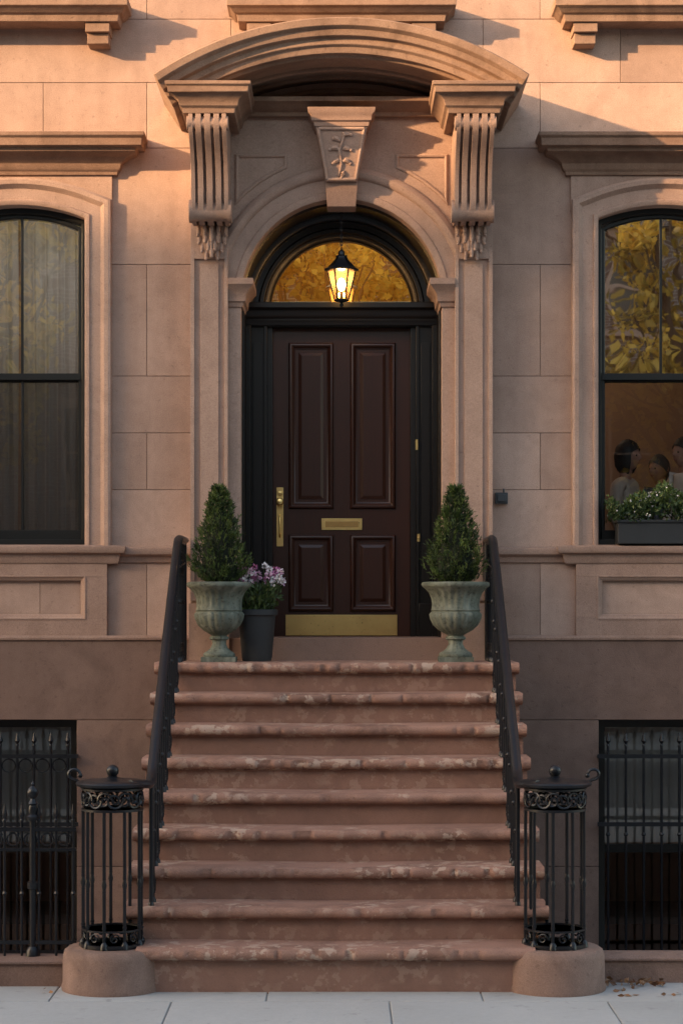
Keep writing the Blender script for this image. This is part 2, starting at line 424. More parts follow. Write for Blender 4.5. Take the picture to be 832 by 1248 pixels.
cornice(trim,-.19,.19,-.14,5.845,[(-.015,0),(.01,0),(.015,.03),(.03,.04),(.035,.08),(.055,.10),(.06,.13),(-.015,.14)],core=.26,tint=.1)
trim.box(-.18,.18,-.395,-.1,5.846,5.96,.5)
hood.sweep([(-.79,-.15,5.965),(.79,-.15,5.965)],[(-.1,0),(.06,0),(.07,.03),(.13,.045),(.16,.07),(.20,.08),(.20,.115),(-.1,.13)],ZUP,tint=.3)
hood.box(-1.18,1.18,-.148,.02,5.97,6.02,.3)
hood.sweep(arcpts(0,4.108,2.02,math.radians(90-24),math.radians(90+24),30,-.01),[(-.03,-.02),(-.03,.04),(0,.06),(.03,.04),(.05,.07),(.08,.07),(.08,-.02)],NEGY,tint=.3)
ang=math.asin(1.34/2.40)
hp=[(0,-.02),(0,.70),(.02,.715),(.02,.76),(.06,.775),(.075,.80),(.115,.805),(.125,.845),(.165,.86),(.185,.895),(.235,.905),(.242,.89),(.242,-.02)]
hood.sweep(arcpts(0,4.108,2.16,math.pi/2-ang,math.pi/2+ang,48,0),hp,NEGY,tint=.6)
for yy in (.18,.42):
    hood.sweep(arcpts(0,4.108,2.16,math.pi/2-.38,math.pi/2+.38,32,0),[(-.02,yy),(-.03,yy+.02),(-.02,yy+.04),(.01,yy+.04),(.01,yy)],NEGY,tint=.4)
for s in (-1,1):
    cx=s*.95
    hood.box(cx-.17,cx+.17,-.80,.0,5.85,6.055,.5)
    cornice(hood,cx-.165,cx+.165,0,5.845,[(-.015,0),(.02,0),(.025,.035),(.045,.05),(.055,.09),(.09,.12),(.12,.13),(.125,.17),(.14,.18),(.14,.205),(-.015,.218)],core=.785,tint=.4)
    cx=s*.962
    prof=[(.60,5.845),(.605,5.80),(.59,5.745),(.55,5.70),(.49,5.655),(.43,5.60),(.375,5.53),(.335,5.45),(.315,5.37),(.31,5.30),(.295,5.22),(.25,5.155),(.18,5.125),(.10,5.13),(0,5.16)]
    def prof_off(o):
        out=[]
        for i,(p,z) in enumerate(prof):
            if i<len(prof)-3: out.append((-.2-p+o,z+(o*.4 if i>4 else 0)))
            else: out.append((-.2-p,z+o))
        return out+[(-.15,5.16),(-.15,5.845)]
    xs=[-.135,-.105,-.085,-.045,-.022,.022,.045,.085,.105,.135]
    for i,(a,b) in enumerate(zip(xs,xs[1:])):
        trim.prism(prof_off(0.0 if i%2==0 else .04),'x',cx+a,cx+b,.4 if i%2==0 else -.1)
    for (p,z,r,w) in ((.215,5.215,.086,.158),(.555,5.785,.052,.15)):
        trim.lathe([(0,-w),(r*.35,-w),(r*.4,-w+.006),(r*.6,-w+.006),(r*.66,-w),(r,-w+.002),(r,-w+.02),(r*.86,-w+.04),(r*.84,0),(r*.86,w-.04),(r,w-.02),(r,w-.002),(r*.66,w),(r*.6,w-.006),(r*.4,w-.006),(r*.35,w),(0,w)],(cx,-.2-p,z),20,axis='x',tint=.35)
    trim.ball((cx,-.24,5.03),.10,16,(.85,.7,1.3),tint=-.2)
    for row,(zz,ww,nn) in enumerate(((5.11,.098,5),(5.05,.092,5),(4.99,.07,4),(4.935,.04,3))):
        for k in range(nn):
            u=(k/(nn-1)-.5)*2
            yy=-.24-.072*math.cos(u*1.2)
            trim.ball((cx+u*ww,yy,zz-.012*abs(u)),.024,8,(.75,.8,1.5),tint=.5)
            trim.ball((cx+u*ww*1.06,yy-.014,zz-.034-.012*abs(u)),.013,8,tint=.6)
    trim.tube([(cx,-.315,5.13),(cx,-.328,5.05),(cx,-.31,4.95),(cx,-.29,4.90)],[.012,.012,.010,.014],6,tint=.6)
    trim.box(cx-.06,cx+.06,-.25,-.2,4.985,5.15,.3)
trim.box(-.84,.84,-.22,.5,1.90,2.07,-.5)
for a,b in ((-6.5,-1.14),(1.14,6.5)):
    trim.sweep([(a,0,2.055),(b,0,2.055)],[(-.02,0),(.095,0),(.098,.018),(.085,.032),(-.02,.036)],ZUP,tint=.1)
make('stone_trim',trim,M_trim,house,smooth=38,bevel=.003)
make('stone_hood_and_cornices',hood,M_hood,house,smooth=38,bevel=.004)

# ------------------------------------------------------------------ windows
fr=MB(); gu=MB(); gc=MB(); gl=MB()
for c in WC:
    R0=1.3; cz=5.341-R0; ah=math.asin(.5/R0)
    path=[(c+.5,.12,2.77)]+arcpts(c,cz,R0,math.pi/2-ah,math.pi/2+ah,16,.12)+[(c-.5,.12,2.77)]
    fr.sweep(path,[(-.045,-.12),(-.045,0),(-.035,.012),(-.012,.018),(.004,.018),(.004,-.12)],NEGY)
    p2=[(c+.455,.16,2.78)]+[(c+(p[0]-c)*.91,.16,p[2]-.045) for p in arcpts(c,cz,R0,math.pi/2-ah,math.pi/2+ah,16,.16)]+[(c-.455,.16,2.78)]
    fr.sweep(p2,[(-.03,-.06),(-.03,.008),(-.022,.02),(.002,.02),(.002,-.06)],NEGY)
    fr.box(c-.452,c+.452,.125,.20,4.035,4.085); fr.box(c-.452,c+.452,.165,.21,4.02,4.034)
    fr.box(c-.452,c+.452,.135,.2,2.815,2.89); fr.box(c-.497,c+.497,.03,.25,2.773,2.815)
    fr.box(c-.009,c+.009,.145,.175,4.086,5.31)
    if c<0: fr.box(c-.009,c+.009,.155,.18,2.891,4.034)
    top=[(p[0],p[2]) for p in arcpts(c,cz,R0-.02,math.pi/2-ah,math.pi/2+ah,16)]
    poly=[(c+.46,4.05)]+[(c+(p[0]-c)*.92,p[1]) for p in top]+[(c-.46,4.05)]
    (gc if c<0 else gu).add([(p[0],.160,p[1]) for p in poly],[list(range(len(poly)))])
    gl.add([(c-.46,.17,2.85),(c+.46,.17,2.85),(c+.46,.17,4.05),(c-.46,.17,4.05)],[(0,1,2,3)])
for c in (-2.435,0,2.435):
    fr.sweep([(c+.5,.12,6.85),(c+.5,.12,9.0),(c-.5,.12,9.0),(c-.5,.12,6.85)],[(-.06,-.1),(-.06,0),(.004,.01),(.004,-.1)],NEGY,closed=True)
    fr.box(c-.44,c+.44,.13,.2,7.9,7.95)
    gu.add([(c-.46,.16,6.87),(c+.46,.16,6.87),(c+.46,.16,8.96),(c-.46,.16,8.96)],[(0,1,2,3)])
make('window_frames',fr,M_frame,house,smooth=30,bevel=.002)
make('upper_glass',gu,M_glass,house,smooth=0,recalc=False)
make('curtained_upper_glass',gc,M_glass_c,house,smooth=0,recalc=False)
make('lower_glass',gl,M_glass_low,house,smooth=0,recalc=False)
rm=MB()
def room(x0,x1,y0,y1,z0,z1,mb):
    t=.05
    mb.box(x0-t,x1+t,y0,y1+t,z0-t,z0); mb.box(x0-t,x1+t,y0,y1+t,z1,z1+t)
    mb.box(x0-t,x0,y0,y1,z0+.001,z1-.001); mb.box(x1,x1+t,y0,y1,z0+.001,z1-.001); mb.box(x0-t,x1+t,y1,y1+t,z0+.001,z1-.001)
room(1.25,3.9,.31,2.6,1.9,5.7,rm); room(-3.9,-1.25,.31,2.6,1.9,5.7,rm)
for c in (-2.435,0,2.435): room(c-.8,c+.8,.31,2.5,6.7,9.2,rm)
room(-3.2,-1.7,.31,1.6,-.5,1.75,rm); room(1.7,3.2,.31,1.6,-.5,1.75,rm)
make('room_walls',rm,M_room,house,smooth=0)
rh=MB(); room(-1.0,1.0,.62,2.2,2.05,5.7,rh); make('hall_walls',rh,M_hall,house,smooth=0)
def fill_globe_lamp(name,loc,r,power,col,drop):  # added fill light: invented globe, cord and point light
    root=empty(name); g=MB(); g.ball(loc,r,16); 
    t=NT(name+'_globe'); em=t.n.new('ShaderNodeEmission'); em.inputs[0].default_value=(*col,1); em.inputs[1].default_value=1.5; t.l.new(em.outputs[0],t.out.inputs[0])
    make('globe',g,t.m,root); 
    k=MB(); k.tube([(loc[0],loc[1],loc[2]+r),(loc[0],loc[1],loc[2]+drop)],.008,6); make('cord',k,M_iron,root)
    l=bpy.data.lights.new(name,'POINT'); l.energy=power; l.color=col; l.shadow_soft_size=r*1.2
    lo=bpy.data.objects.new(name+'_light',l); lo.location=(loc[0],loc[1]-r*1.6,loc[2]-r*1.6); scene.collection.objects.link(lo); lo.parent=root
fill_globe_lamp('hall_fill_lamp',(0,1.6,5.50),.09,17,(1,.70,.36),.2)  # unseen lamp, added to make the fanlight glow
fill_globe_lamp('room_fill_lamp',(1.65,1.7,4.9),.11,12,(1,.68,.45),.8)  # unseen lamp, added to light the people at the window
fill_globe_lamp('room_fill_lamp.001',(-2.4,1.5,5.15),.11,20,(1,.86,.70),.55)  # unseen lamp, added to brighten the left curtains from behind
def drape(mb,x0,x1,y,z0,z1,amp,waves,rng,n=140,m=10):
    ph=rng.uniform(0,6)
    vs=[];fs=[]
    for j in range(m+1):
        v=j/m
        for i in range(n+1):
            u=i/n; x=x0+(x1-x0)*u
            a=amp*(.6+.4*(1-v))
            yy=y+a*math.sin(u*waves*6.283+ph+.6*math.sin(u*9+ph))+.3*a*math.sin(u*waves*2.3*6.283+v*1.2)
            vs.append((x+.004*math.sin(v*5+u*30),yy,z0+(z1-z0)*v))
    for j in range(m):
        for i in range(n):
            a=j*(n+1)+i; fs.append((a,a+1,a+n+2,a+n+1))
    mb.add(vs,fs)
cu=MB(); c=WC[0]
drape(cu,c-.49,c-.05,.290,2.82,5.35,.042,4,R); drape(cu,c-.03,c+.49,.290,2.82,5.35,.042,5,R)
cuo=make('curtains',cu,M_curtain,house,smooth=60,recalc=False)
scr=MB(); scr.add([(c-.46,.205,2.85),(c+.46,.205,2.85),(c+.46,.205,4.04),(c-.46,.205,4.04)],[(0,1,2,3)])
t=NT('insect_screen'); t.col((.012,.013,.013)); tp=t.n.new('ShaderNodeBsdfTransparent'); mx=t.n.new('ShaderNodeMixShader'); mx.inputs[0].default_value=.45
t.l.new(t.b.outputs[0],mx.inputs[1]); t.l.new(tp.outputs[0],mx.inputs[2]); t.l.new(mx.outputs[0],t.out.inputs[0])
make('insect_screen',scr,t.m,house,smooth=0,recalc=False)
bf=MB(); bg=MB(); bb=MB()
for (a,b) in ((-3.0,-1.99),(1.934,3.0)):
    bf.sweep([(b,.05,-.45),(b,.05,1.452),(a,.05,1.452),(a,.05,-.45)],[(-.06,-.1),(-.06,0),(.002,.02),(.002,-.1)],NEGY,closed=True)
    bf.box(a+.06,b-.06,.06,.12,.44,.50)
    bg.add([(a,.10,-.45),(b,.10,-.45),(b,.10,1.45),(a,.10,1.45)],[(0,1,2,3)])
    drape(bb,a+.07,b-.07,.20,.50,1.44,.014,6,R,90,4)
make('basement_window_frames',bf,M_frame,house,smooth=30)
make('basement_glass',bg,M_glass_low,house,smooth=0,recalc=False)
make('basement_blinds',bb,M_blind,house,smooth=60,recalc=False)

# ------------------------------------------------------------------ door
door=empty('front_door'); 
ds=MB(); DY=.45
ds.box(-.533,.533,DY,DY+.06,2.075,4.472)
panels=[(-.408,-.064,3.069,4.357),(.070,.418,3.069,4.357),(-.408,-.064,2.271,2.864),(.070,.418,2.271,2.864)]
for (a,b,z0,z1) in panels:
    pth=[(b,DY,z0),(b,DY,z1),(a,DY,z1),(a,DY,z0)]
    ds.sweep(pth,[(-.052,-.01),(-.05,.004),(-.04,.008),(-.032,.022),(-.02,.03),(-.008,.026),(0,.012),(.006,-.01)],NEGY,closed=True)
    ds.sweep(pth,[(-.10,-.01),(-.10,.016),(-.075,.004),(-.07,-.01)],NEGY,closed=True)
    ds.box(a+.098,b-.098,DY-.016,DY+.01,z0+.098,z1-.098)
make('door_leaf',ds,M_door,door,smooth=35,bevel=.0015)
br=MB()
br.box(-.434,.434,DY-.006,DY+.001,2.082,2.243)
br.box(-.155,.160,DY-.010,DY+.001,2.903,2.993); 
br.box(-.505,-.452,DY-.008,DY+.001,2.775,3.234)
br.lathe([(0,0),(.02,0),(.014,-.02),(.014,-.035),(.028,-.045),(.031,-.06),(.022,-.075),(0,-.08)],(-.478,DY-.008,3.12),20,axis='y')
br.lathe([(0,0),(.018,0),(.018,-.012),(0,-.014)],(-.478,DY-.008,3.19),16,axis='y')
br.tube([(-.478,DY-.01,3.02),(-.478,DY-.05,3.0),(-.478,DY-.055,2.94),(-.478,DY-.05,2.87),(-.478,DY-.01,2.85)],.008,8)
for i in range(6):
    px=-.40+i*.16; br.ball((px,DY-.007,2.228),.004,6); br.ball((px,DY-.007,2.095),.004,6)
make('brass_fittings',br,M_brassplate,door,smooth=35,bevel=.0015)
ms=MB(); ms.box(-.125,.130,DY-.0125,DY-.009,2.925,2.972); make('mail_flap',ms,paint('aged_brass',(.50,.30,.11),.35,.3,.1,metal=1),door,smooth=0,bevel=.002)
df=MB()
for s in (-1,1):
    def bx(u0,u1,y0,y1,z0,z1):
        a,b=sorted((s*u0,s*u1)); df.box(a,b,y0,y1,z0,z1)
    bx(.533,.575,.40,.50,2.07,4.48); bx(.5755,.60,.36,.50,2.07,4.48); bx(.6005,.70,.385,.50,2.07,4.48); bx(.7005,.7515,.33,.50,2.07,4.48)
    bx(.615,.685,.37,.39,2.5,4.35); bx(.60,.72,.345,.40,2.071,2.33)
    bx(.735,.7518,-.02,.33,2.07,4.54)
df.box(-.7515,.7515,.36,.50,4.474,4.62)
df.sweep([(-.7515,.36,4.481),(.7515,.36,4.481)],[(-.03,0),(.015,0),(.03,.03),(.03,.05),(.05,.07),(.06,.11),(.085,.13),(.085,.17),(-.03,.19)],ZUP)
df.sweep(arcpts(0,4.60,.575,0,math.pi,48,.45),[(-.025,-.05),(-.025,.02),(-.01,.04),(.02,.05),(.03,.07),(.06,.075),(.07,.05),(.115,.055),(.12,.10),(.15,.12),(.19,.12),(.19,-.05)],NEGY)
df.sweep(arcpts(0,zc,.7515,0,math.pi,48,.33),[(-.016,-.1),(-.016,.33),(.002,.35),(.002,-.1)],NEGY)
make('door_frame',df,M_darkwood,door,smooth=35,bevel=.002)
fb=MB(); 
fb.box(.572,.59,.352,.361,3.52,3.60); fb.box(.585,.605,.352,.361,2.81,2.87); fb.lathe([(0,0),(.007,0),(.006,-.01),(0,-.012)],(.595,.352,2.84),12,axis='y')
make('bell_and_hinge',fb,M_brassplate,door,smooth=30)
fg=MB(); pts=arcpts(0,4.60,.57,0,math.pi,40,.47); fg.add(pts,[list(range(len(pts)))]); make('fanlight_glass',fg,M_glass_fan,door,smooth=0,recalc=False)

# lantern
lan=empty('hanging_lantern'); L=MB(); ly=.02; lz=4.62
L.lathe([(0,-.045),(.012,-.04),(.016,-.025),(.008,-.012),(.03,-.006),(.055,0),(.058,.012),(.05,.016),(0,.016)],(0,ly,lz),6)
L.lathe([(.098,.225),(.128,.23),(.130,.243),(.104,.258),(.078,.285),(.05,.315),(.042,.335),(.046,.345),(.026,.352),(.022,.375),(.01,.39),(0,.395)],(0,ly,lz),6)
for k in range(6):
    a=math.pi/3*k
    L.tube([(.052*math.cos(a),ly+.052*math.sin(a),lz+.01),(.106*math.cos(a),ly+.106*math.sin(a),lz+.235)],.0065,6)
z=lz+.39
for k in range(11):
    cz_=z+.018+k*.028
    pts=[((.009*math.cos(q) if k%2 else 0),ly+(0 if k%2 else .009*math.cos(q)),cz_+.018*math.sin(q)) for q in [j*math.pi/4 for j in range(8)]]
    L.tube(pts,.0035,5,closed=True)
L.lathe([(0,.69),(.02,.695),(.05,.72),(.055,.735),(0,.74)],(0,ly,lz),16)
L.lathe([(.0,.015),(.014,.016),(.014,.07),(0,.072)],(0,ly,lz),10)
make('lantern_frame',L,M_iron,lan,smooth=30)
Lg=MB(); 
for k in range(6):
    a=math.pi/3*k; b=a+math.pi/3
    Lg.add([(.05*math.cos(a),ly+.05*math.sin(a),lz+.012),(.05*math.cos(b),ly+.05*math.sin(b),lz+.012),(.104*math.cos(b),ly+.104*math.sin(b),lz+.235),(.104*math.cos(a),ly+.104*math.sin(a),lz+.235)],[(0,1,2,3)])
t=NT('lantern_glass')
tl=t.n.new('ShaderNodeBsdfTranslucent'); tl.inputs[0].default_value=(1,.62,.28,1); tp=t.n.new('ShaderNodeBsdfTransparent'); tp.inputs[0].default_value=(1,.88,.7,1)
mx=t.n.new('ShaderNodeMixShader'); mx.inputs[0].default_value=.85; t.l.new(tl.outputs[0],mx.inputs[1]); t.l.new(tp.outputs[0],mx.inputs[2]); t.l.new(mx.outputs[0],t.out.inputs[0])
make('lantern_panes',Lg,t.m,lan,smooth=0,recalc=False)
Lb=MB(); Lb.ball((0,ly,lz+.125),.032,12,(1,1,1.6))
t=NT('lamp_flame'); em=t.n.new('ShaderNodeEmission'); em.inputs[0].default_value=(1,.66,.30,1); em.inputs[1].default_value=26; t.l.new(em.outputs[0],t.out.inputs[0])
make('bulb',Lb,t.m,lan)
pl=bpy.data.lights.new('lantern_light','POINT'); pl.energy=8; pl.color=(1,.6,.28); pl.shadow_soft_size=.03
po=bpy.data.objects.new('lantern_light',pl); po.location=(0,ly,lz+.18); scene.collection.objects.link(po); po.parent=lan

# ------------------------------------------------------------------ stoop
SXC=-.035; HW=1.30; T=.30; Y1=-3.30
def stepz(n): return .268+.2048*(n-1)
st=empty('stoop_stairs'); sm=MB()
for n_ in range(1,10):
    yn=Y1+T*(n_-1); zt=stepz(n_); zb=stepz(n_-1) if n_>1 else 0
    hw=HW if n_>1 else 1.19
    yb=yn+T+.06 if n_<9 else 0.0
    r=.038
    prof=[(yb,zt-.085),(yn+.055,zt-.085),(yn+.034,zt-.08)]
    for k in range(9):
        a=-math.pi/2-math.pi*k/8
        prof.append((yn+r+r*math.cos(a)*1.0,zt-r+r*math.sin(a)))
    prof+=[(yn+r+.05,zt),(yb,zt)]
    nx=130; vs=[];fs=[];m=len(prof)
    tn=R.uniform(.3,.8); nick=0
    for i in range(nx+1):
        x=SXC-hw+2*hw*i/nx
        if R.random()<.09: nick=R.uniform(.007,.019)
        elif R.random()<.45: nick=0
        for k,(yy,zz) in enumerate(prof):
            w=0
            if 2<=k<=m-3: w=.004*math.sin(i*.45+n_*3)+R.uniform(-.002,.002)+nick*(1 if k<9 else .4)
            dip=-.009*math.exp(-((x-SXC)/.5)**2)*(1 if k>=m-4 and n_<9 else 0)
            vs.append((x,yy+w,zz+dip))
    for i in range(nx):
        for k in range(m):
            l=(k+1)%m; fs.append((i*m+k,i*m+l,(i+1)*m+l,(i+1)*m+k))
    fs.append(list(range(m))); fs.append([nx*m+k for k in range(m-1,-1,-1)])
    sm.add(vs,fs,.60+.4*tn)
    sm.box(SXC-hw+.02,SXC+hw-.02,yn+.065,min(0,yn+.5) if n_<9 else 0,max(zb-.02,0.0 if n_>1 else -.02),zt-.084,-.05+.4*tn)
sm.box(SXC-HW+.05,SXC+HW-.05,-2.6,-.3,-.5,.45,.3)
for k in range(3,9): sm.box(SXC-HW+.03,SXC+HW-.03,Y1+T*k+.1,-.08,-.5,stepz(k)-.09,.3)
make('treads_and_risers',sm,M_step,st,smooth=40)
def pedestal(cx):
    p=MB(); r=.30
    p.lathe([(0,-.01),(r+.004,-.01),(r+.008,.02),(r,.04),(r-.002,.20),(r-.012,.235),(r-.035,.252),(0,.256)],(cx,-3.10,0),56,tint=.55)
    p.box(cx-.22,cx+.22,-3.05,-2.4,-.4,.245,.45)
    o=make('stone_pedestal',p,M_ped,None,smooth=40); return o
PXL=-1.383; PXR=1.290
pedestal(PXL); pedestal(PXR)

# ------------------------------------------------------------------ ironwork
def scroll(mb,c,r,plane_u,plane_v,turns=1.4,rad=.006,flip=1,start=0):
    u=Vector(plane_u);v=Vector(plane_v);pts=[]
    n=18
    for i in range(n+1):
        q=i/n; a=start+flip*q*turns*2*math.pi; rr=r*(1-.78*q)
        pts.append(Vector(c)+u*rr*math.cos(a)+v*rr*math.sin(a))
    mb.tube(pts,rad,5); mb.ball(pts[-1],rad*1.7,6)
def railing(X,newx,s):
    root=empty('iron_stair_railing'); g=MB()
    ya,za=-2.98,1.22; yb,zb=-.93,2.75
    pth=[(newx+(X-newx)*.55,-3.22,1.245),(newx+(X-newx)*.9,-3.16,1.235),(X,-3.06,1.225),(X,ya+.03,1.235),(X,ya+.12,za+.075)]
    k=(zb-za)/(yb-ya)
    for i in range(1,9): 
        y=ya+.12+(yb-ya-.12)*i/9; pth.append((X,y,za+(y-ya)*k))
    pth+=[(X,yb,zb-.01),(X,yb+.08,zb+.035),(X,yb+.2,zb+.05),(X,-.22,zb+.05)]
    w=.032
    pf=[]
    for i in range(10):
        a=2*math.pi*i/10; pf.append((w*math.cos(a)*(1.0),.024*math.sin(a)))
    P=[Vector(p) for p in pth]; vs=[];fs=[];m=len(pf)
    for i,p in enumerate(P):
        t_=(P[min(i+1,len(P)-1)]-P[max(i-1,0)]).normalized()
        lat=t_.cross(Vector((0,0,1))).normalized(); nn=lat.cross(t_)
        for (a,b) in pf: vs.append(p+lat*a+nn*b)
    for i in range(len(P)-1):
        for q in range(m):
            l=(q+1)%m; fs.append((i*m+q,i*m+l,(i+1)*m+l,(i+1)*m+q))
    fs.append(list(range(m))); fs.append([(len(P)-1)*m+q for q in range(m-1,-1,-1)])
    g.add(vs,fs)
    g.tube([(p[0],p[1],p[2]-.028) for p in pth[3:]],.012,6)
    def rz(y):
        if y<yb: return za+(y-ya)*k-.01
        return zb+.03
    y=-2.93; i=0; ys=[]
    while y<-.25:
        ys.append(y); y+=.15
    for i,y in enumerate(ys):
        n_=int((y-Y1)/T)+1; n_=max(1,min(9,n_)); z0=stepz(n_)-.002
        zt=rz(y); 
        g.tube([(X,y,z0),(X,y,zt)],.0085,6)
        g.lathe([(0,0),(.018,0),(.016,.02),(.009,.035),(0,.036)],(X,y,z0),8)
        zm=z0+(zt-z0)*.5
        g.ball((X,y,zm),.015,8,(1,1,1.3))
        if i<len(ys)-1:
            yn=y+.075; zz=(rz(yn))
            scroll(g,(X,yn,zz-.10),.055,(0,1,0),(0,0,1),1.4,.006,1,math.pi/2)
            scroll(g,(X,yn,zz-.22),.048,(0,1,0),(0,0,1),1.4,.006,-1,-math.pi/2)
            zb0=stepz(max(1,min(9,int((yn-Y1)/T)+1)))
            scroll(g,(X,yn,zb0+.10),.05,(0,1,0),(0,0,1),1.4,.006,1,-math.pi/2)
    g.tube([(X,ya+.05,za-.13),(X,yb,zb-.17),(X,-.25,zb-.12)],.008,6)
    g.tube([(X,-.24,1.9),(X,-.24,zb+.04)],.016,8)
    g.tube([(X,-2.93,.48),(X,-2.93,1.25)],.014,8)
    make('railing_bars',g,M_iron,root,smooth=45)
    nw=empty('iron_newel_basket'); b=MB(); cx,cy=newx,-3.10; Rr=.178; z0=.256
    def ring(rad,z,h,w):
        b.lathe([(rad-w,z),(rad+w,z),(rad+w,z+h),(rad-w,z+h),(rad-w,z)],(cx,cy,0),40)
    ring(Rr,z0,.022,.016); ring(Rr,z0+.10,.010,.008); ring(Rr,1.075,.014,.010); ring(Rr,1.20,.012,.010)
    b.lathe([(0,1.222),(.20,1.218),(.218,1.226),(.222,1.24),(.212,1.252),(.17,1.258),(.09,1.264),(.035,1.272),(.022,1.285),(0,1.287)],(cx,cy,0),44)
    b.ball((cx,cy,1.312),.038,16)
    nb=9
    for i in range(nb):
        a=2*math.pi*(i+.5)/nb; x=cx+Rr*math.cos(a); y=cy+Rr*math.sin(a)
        b.tube([(x,y,z0),(x,y,1.08)],.0105,6)
        b.lathe([(0,-.03),(.010,-.028),(.016,0),(.010,.028),(0,.03)],(x,y,.64),8)
        b.ball((x,y,.60),.013,6); b.ball((x,y,.68),.013,6); b.ball((x,y,z0+.13),.015,6)
        b.lathe([(0,0),(.026,0),(.022,.03),(.012,.045),(0,.046)],(x,y,z0),8)
        a2=a+math.pi/nb
        for aa,fl in ((a,1),(a2,-1)):
            tg=(-math.sin(aa),math.cos(aa),0); p=(cx+Rr*math.cos(aa),cy+Rr*math.sin(aa),1.145)
            scroll(b,p,.052,tg,(0,0,1),1.5,.008,fl,0)
        p=(cx+Rr*math.cos(a2),cy+Rr*math.sin(a2),z0+.062); tg=(-math.sin(a2),math.cos(a2),0)
        scroll(b,p,.034,tg,(0,0,1),1.3,.005,1,0)
    o=-1 if newx<0 else 1
    pts=[]
    for i in range(15):
        q=i/14; a=-math.pi/2+q*1.5*math.pi; rr=.045*(1-.35*q); pts.append((cx+o*(.225+rr*math.cos(a)*1.0),cy,1.255+rr+rr*math.sin(a)*.9))
    b.tube([(cx+o*.19,cy,1.235)]+pts,.010,6); b.ball(pts[-1],.016,8)
    make('newel_cage',b,M_iron,nw,smooth=45)
railing(-1.165,PXL,-1); railing(1.080,PXR,1)

def coping(x0,x1,yf):
    c=MB(); c.box(x0,x1,yf,yf+.2,-.5,.135,.5); c.prism([(yf-.02,.135),(yf-.02,.15),(yf+.02,.168),(yf+.18,.168),(yf+.22,.15),(yf+.22,.135)],'x',x0,x1,.5)
    make('stone_coping',c,M_ped,None,smooth=30,bevel=.004)
coping(-6.5,-1.66,-3.05); coping(1.57,6.5,-2.93)
fe=MB(); fy=-2.95
def spear(mb,x,y,z,h=.10,w=.018):
    mb.lathe([(0,0),(.012,0),(.012,.012),(.007,.018),(w,.04),(w*.8,.055),(.003,h),(0,h)],(x,y,z),8)
x=-2.9; xs_=[]
while x<-1.62: xs_.append(x); x+=.105
for i,x in enumerate(xs_):
    fe.tube([(x,fy,.16),(x,fy,1.0)],.0085,6); spear(fe,x,fy,.99,.11)
    fe.ball((x,fy,.55),.016,8)
fe.box(-3.0,-1.62,fy-.012,fy+.012,.93,.955); fe.box(-3.0,-1.62,fy-.012,fy+.012,.24,.262); fe.box(-3.0,-1.62,fy-.010,fy+.010,.81,.828)
for x in xs_[:-1]:
    pts=[(x+.0525+.038*math.cos(q),fy,.88+.038*math.sin(q)) for q in [j*math.pi/6 for j in range(12)]]
    fe.tube(pts,.006,5,closed=True)
px=sx(40,12.55)
fe.tube([(px,fy,.16),(px,fy,1.03)],.021,10)
fe.lathe([(0,0),(.04,0),(.042,.02),(.026,.035),(.03,.06),(.022,.09),(.03,.10),(.02,.115),(.014,.13),(.032,.15),(.036,.17),(.026,.195),(.008,.21),(.012,.22),(0,.24)],(px,fy,1.0),14)
fe.lathe([(0,0),(.045,0),(.04,.04),(.028,.06),(0,.06)],(px,fy,.165),14); fe.lathe([(0,-.03),(.034,-.02),(.036,.02),(0,.03)],(px,fy,.6),12)
make('iron_area_fence',fe,M_iron,None,smooth=40)
for (a,b) in ((-2.98,-2.0),(1.945,2.98)):
    g=MB(); y=-.14; n=8; 
    for i in range(n):
        x=a+.05+(b-a-.10)*i/(n-1)
        g.tube([(x,y,-.42),(x,y,1.27)],.010,6); spear(g,x,y,1.26,.10,.02); g.ball((x,y,.6),.018,8)
    for z in (1.17,.66,-.3): g.box(a-.03,b+.03,y-.008,y+.012,z,z+.03)
    for z in (1.18,-.29): 
        for x in (a-.02,b+.02): g.tube([(x,y,z),(x,-.06,z)],.01,6)
    for i in range(n-1):
        x=a+.05+(b-a-.10)*(i+.5)/(n-1)
        pts=[(x+.05*math.cos(q),y,1.115+.05*math.sin(q)) for q in [j*math.pi/6 for j in range(12)]]
        if a<0: g.tube(pts,.006,5,closed=True)
    make('iron_window_grille',g,M_iron,None,smooth=40)
wb=MB(); wx=sx(610); wz=sz(607); wb.box(wx-.045,wx+.05,-.045,.0,wz-.045,wz+.04); wb.box(wx-.03,wx+.035,-.06,-.044,wz-.03,wz+.025); wb.tube([(wx+.02,-.02,wz+.04),(wx+.02,-.02,wz+.07)],.008,6)
make('wall_junction_box',wb,paint('dark_grey_box',(.04,.045,.05),.5),None,smooth=30,bevel=.004)

# ------------------------------------------------------------------ ground
gr=MB()
zg=-.15
def quad(mb,x0,x1,y0,y1,z,t=.5): mb.add([(x0,y0,z),(x1,y0,z),(x1,y1,z),(x0,y1,z)],[(0,1,2,3)],t)
quad(gr,-600,600,-600,-2.9,zg); quad(gr,-600,-6.5,-2.9,600,zg); quad(gr,6.5,600,-2.9,600,zg); quad(gr,-6.5,6.5,.35,600,zg)
make('ground',gr,M_earth,None,smooth=0)
aw=MB(); quad(aw,-6.5,6.5,-2.95,.4,-.48); aw.box(-6.6,-6.5,-2.9,.0,-.5,.1); aw.box(6.5,6.6,-2.9,0,-.5,.1); make('areaway_paving',aw,M_ped,None,smooth=0)
sw=MB(); rr=random.Random(3)
ye=[-7.6,-6.15,-4.75,-3.52,-2.9]
x=-30-.2
X=[]
while x<30: X.append(x); x+=1.27
for j,(a,b) in enumerate(zip(ye,ye[1:])):
    off=.55 if j%2 else 0
    for q in X:
        sw.box(q+off+.004,q+off+1.266,a+.004,b-.004,-.16,rr.uniform(-.002,.001),rr.uniform(.2,.8))
